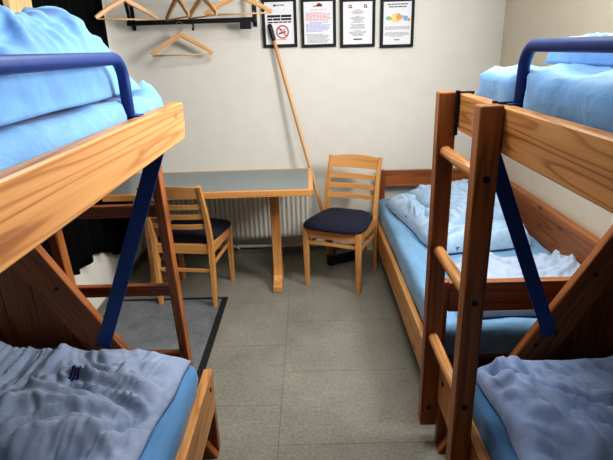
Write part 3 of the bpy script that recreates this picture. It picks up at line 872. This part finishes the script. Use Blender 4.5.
# hook tops rest on the rail at z 1.955
hanger((-1.137, 3.45, 1.887), math.radians(40), 'wooden hanger at the left end of the rack rail', .40, .125)
hanger((-.815, 3.45, 1.887), math.radians(-57), 'wooden hanger second from left, turned nearly edge on, above the lone lower hanger', .42, .13)
hanger((-.655, 3.45, 1.887), math.radians(-54), 'darker wooden hanger third from left, turned nearly edge on', .42, .125)
hanger((-.428, 3.45, 1.887), math.radians(-4), 'wooden hanger at the right end of the rack, overlapping the no smoking notice', .43, .115)
hanger((-.853, 3.628, 1.672), math.radians(8), 'wooden hanger hanging alone below the rack bar', .415, .135, .073)

# ------------------------------------------------------------------ framed notices
def bars(mb, x0, x1, z, h, y, words=6, rnd=None, center=False, fill=1.):
    r = rnd or random
    n = words; L0 = (x1-x0)*fill
    a = x0 if not center else (x0+x1)/2-L0/2
    ws = [r.uniform(.6, 1.4) for _ in range(n)]; tot = sum(ws); gap = L0*.025
    for wv in ws:
        l = (L0-gap*(n-1))*wv/tot
        mb.box((a, y-.0003, z), (a+l, y, z+h), 0); a += l+gap
    return mb
def notice(x0, x1, z0, z1, label):
    cx = (x0+x1)/2
    t = thing('framed_notice', label, 'framed notice', (cx, 3.748, z0), 0, 'framed notices on the back wall')
    L = t.location; f = .020; yf, yb = 3.730, 3.7495
    b = MB()
    b.box((x0, yf, z0), (x0+f, yb, z1), .003).box((x1-f, yf, z0), (x1, yb, z1), .003)
    b.box((x0+f, yf, z0), (x1-f, yb, z0+f), .003).box((x0+f, yf, z1-f), (x1-f, yb, z1), .003)
    b.build('frame', M['black_frame'], t, L)
    MB().box((x0+f, 3.7365, z0+f), (x1-f, 3.740, z1-f), 0).build('sheet', M['paper'], t, L)
    return t, L
yp = 3.7363
rr = random.Random(4)
def put(mb, nm, mat, t, L, lab=None): mb.build(nm, M[mat], t, L, lab)
def ringm(cx, cz, r, w, y):
    mb = MB(); n = 40
    for i in range(n):
        a, b = 2*PI*i/n, 2*PI*(i+1)/n
        vs = [mb.bm.verts.new((cx+q*math.cos(c), y, cz+q*math.sin(c))) for c, q in ((a, r-w), (a, r+w), (b, r+w), (b, r-w))]
        mb.bm.faces.new(vs)
    return mb
# 1: no smoking
x0, x1, z0, z1 = -.304, -.066, 1.560, 1.872
t, L = notice(x0, x1, z0, z1, 'black framed no smoking notice with a red crossed ring behind the broom grip')
a, b_ = x0+.036, x1-.036
m = bars(MB(), a, b_, z1-.046, .009, yp, 2, rr, True, .45); m.box((a+.045, yp-.0003, z1-.05), (a+.06, yp, z1-.035), 0)
put(m, 'printed_text', 'ink_grey', t, L)
m = bars(MB(), a, b_, z1-.118, .015, yp, 2, rr, True, 1.); bars(m, a, b_, z1-.137, .013, yp, 3, rr, True, 1.); bars(m, a, b_, z1-.153, .008, yp, 5, rr, True, .98)
put(m, 'printed_heading', 'ink_black', t, L)
put(bars(MB(), a+.06, b_-.04, z0+.048, .004, yp, 3, rr), 'footer_text', 'ink_grey', t, L)
cx, cz = (a+b_)/2+.018, z1-.212
m = ringm(cx, cz, .040, .0045, yp-.0006)
m.beam((cx-.028, yp-.0006, cz+.028), (cx+.028, yp-.0006, cz-.028), .008, .0004, 0, (0, 1, 0))
put(m, 'prohibition_ring', 'ink_red', t, L)
m = MB().beam((cx-.026, yp-.0002, cz-.012), (cx+.022, yp-.0002, cz+.002), .009, .0004, 0, (0, 1, 0))
m.beam((cx-.004, yp-.0002, cz+.012), (cx-.018, yp-.0002, cz+.022), .006, .0004, 0, (0, 1, 0)).beam((cx+.004, yp-.0002, cz+.006), (cx+.018, yp-.0002, cz+.02), .005, .0004, 0, (0, 1, 0))
put(m, 'cigarette_symbol', 'ink_black', t, L)
# 2: coloured rules
x0, x1, z0, z1 = -.036, .205, 1.553, 1.866
t, L = notice(x0, x1, z0, z1, 'black framed notice with red and blue lines of text, second of the row')
a, b_ = x0+.034, x1-.034; w_ = b_-a
m = MB().box((a+w_*.42, yp-.0003, z1-.052), (a+w_*.66, yp, z1-.038), 0).box((a+w_*.47, yp-.0003, z1-.038), (a+w_*.6, yp, z1-.031), 0).box((a+w_*.3, yp-.0003, z1-.052), (a+w_*.4, yp, z1-.045), 0)
put(m, 'emblem', 'ink_maroon', t, L)
m = bars(MB(), a, b_, z1-.074, .004, yp, 5, rr, True, .66)
for i, fl in enumerate((.62, .98, .95, .9, 1., .96, .9)): bars(m, a, b_, z1-.093-i*.0082, .0045, yp, 7, rr, False, fl)
put(m, 'red_text', 'ink_pink', t, L)
m = MB()
for i, fl in enumerate((.72, .6, .98, .9, .94, .9, .86, .66)): bars(m, a, b_, z1-.155-i*.0082, .0045, yp, 7, rr, i == 0, fl)
put(m, 'blue_text', 'ink_blue', t, L)
m = MB()
for i, fl in enumerate((.7, .95, .92, .9, .8, 1., .9, .85)): bars(m, a+(.008 if i > 1 else 0), b_, z1-.231-i*.0075, .0036, yp, 8, rr, False, fl*.95)
put(m, 'black_text', 'ink_grey', t, L)
# 3: centred text
x0, x1, z0, z1 = .234, .476, 1.545, 1.858
t, L = notice(x0, x1, z0, z1, 'black framed notice with centred grey text under two small maroon emblems')
a, b_ = x0+.034, x1-.034; w_ = b_-a
for fx in (.2, .8):
    cx, cz = a+w_*fx, z1-.050
    m = ringm(cx, cz, .0085, .003, yp-.0002); m.box((cx, yp-.0005, cz-.010), (cx+.014, yp-.0002, cz-.005), 0)
    put(m, 'emblem', 'ink_maroon', t, L)
m = MB(); z = z1-.075
for grp in ((.2, .4, .5, .35), (.18, .5, .6, .4, .3, .5), (.55, .45, .6, .55), (.25, .7, .62, .5, .4)):
    for fl in grp:
        bars(m, a, b_, z, .0036, yp, 4, rr, True, fl); z -= .0076
    z -= .009
put(m, 'printed_text', 'ink_grey', t, L)
put(bars(MB(), a, b_, z0+.048, .008, yp, 1, rr, True, .34), 'signature_line', 'ink_black', t, L)
# 4: coloured picture
x0, x1, z0, z1 = .512, .744, 1.535, 1.850
t, L = notice(x0, x1, z0, z1, 'black framed notice with a coloured map picture, rightmost of the row')
a, b_ = x0+.030, x1-.030; w_ = b_-a
m = bars(MB(), a, b_, z1-.040, .006, yp, 6, rr, True, .8); bars(m, a, b_, z1-.056, .006, yp, 4, rr, True, .7)
put(m, 'printed_heading', 'ink_black', t, L)
put(bars(MB(), a, b_, z0+.048, .005, yp, 2, rr, True, .22), 'footer_text', 'ink_black', t, L)
def blob(cx, cz, r, y, seed):
    mb = MB(); n = 26; c = mb.bm.verts.new((cx, y, cz)); vs = []
    for i in range(n):
        q = r*(.75+.45*noise.noise(Vector((math.cos(2*PI*i/n)*1.6, math.sin(2*PI*i/n)*1.6, seed))))
        vs.append(mb.bm.verts.new((cx+q*1.25*math.cos(2*PI*i/n), y, cz+q*math.sin(2*PI*i/n))))
    for i in range(n): mb.bm.faces.new([c, vs[i], vs[(i+1) % n]])
    return mb
cz = z1-.125
for mt_, fx, dz, r, sd in (('ink_yellow', .44, 0, .038, 1), ('ink_orange', .58, .006, .024, 2), ('ink_sky', .82, .0, .02, 3), ('ink_green', .14, 0, .02, 4), ('ink_orange', .96, -.012, .012, 5)):
    put(blob(a+w_*fx, cz+dz, r, yp-.0002*sd, sd), 'picture_patch', mt_, t, L)
m = MB()
for i, fl in enumerate((.98, 1., .96)): bars(m, a, b_, z1-.182-i*.0075, .0036, yp, 8, rr, True, fl)
for i, fl in enumerate((.9, 1., .95, .5)): bars(m, a, b_, z1-.220-i*.0075, .0036, yp, 8, rr, True, fl)
put(m, 'printed_text', 'ink_grey', t, L)

# ------------------------------------------------------------------ light
def area(name, loc, rot, sx, sy, power, col):
    l = D.lights.new(name, 'AREA'); l.shape = 'RECTANGLE'; l.size = sx; l.size_y = sy; l.energy = power; l.color = col
    o = D.objects.new(name, l); COL.objects.link(o); o.location = loc; o.rotation_euler = rot
    return o
def aim(o, d): o.rotation_euler = Vector(d).to_track_quat('-Z', 'Y').to_euler()
area('window_light', (XW-.01, (WY0+WY1)/2, (WZ0+WZ1)/2), (0, PI/2, 0), WZ1-WZ0-.06, WY1-WY0-.1, 30, (1, .995, .985))
area('ceiling_light', (.0, 1.85, ZC-.02), (0, 0, 0), .6, .4, 11, (1, .995, .98))
W = D.worlds.new('daylight'); bpy.context.scene.world = W; W.use_nodes = True
bg = W.node_tree.nodes['Background']
sky = W.node_tree.nodes.new('ShaderNodeTexSky'); sky.sky_type = 'HOSEK_WILKIE'; sky.sun_direction = (.5, .3, .7); sky.turbidity = 6
W.node_tree.links.new(sky.outputs['Color'], bg.inputs['Color']); bg.inputs['Strength'].default_value = .6

# ------------------------------------------------------------------ camera
F, CX, CY, VP, NX, H = 500., 306.5, 230., (307., 48.), 44., 1.55
yc = Vector((VP[0]-CX, VP[1]-CY, F)).normalized()
dn = Vector((NX, F*F/(CY-VP[1]), F)); dn = (dn-yc*dn.dot(yc)).normalized()
xc = dn.cross(yc)
toW = Matrix((xc, yc, -dn))
rt = toW @ Vector((1, 0, 0)); upv = toW @ Vector((0, -1, 0)); bkv = toW @ Vector((0, 0, -1))
cam = D.cameras.new('camera'); cam.sensor_width = 36; cam.sensor_fit = 'HORIZONTAL'; cam.lens = F/613*36; cam.clip_start = .02
co = D.objects.new('camera', cam); COL.objects.link(co)
co.matrix_world = Matrix(((rt.x, upv.x, bkv.x, 0), (rt.y, upv.y, bkv.y, 0), (rt.z, upv.z, bkv.z, H), (0, 0, 0, 1)))
sc = bpy.context.scene
sc.camera = co
sc.view_settings.view_transform = 'Standard'
sc.view_settings.look = 'Medium High Contrast'
sc.view_settings.exposure = 0.95
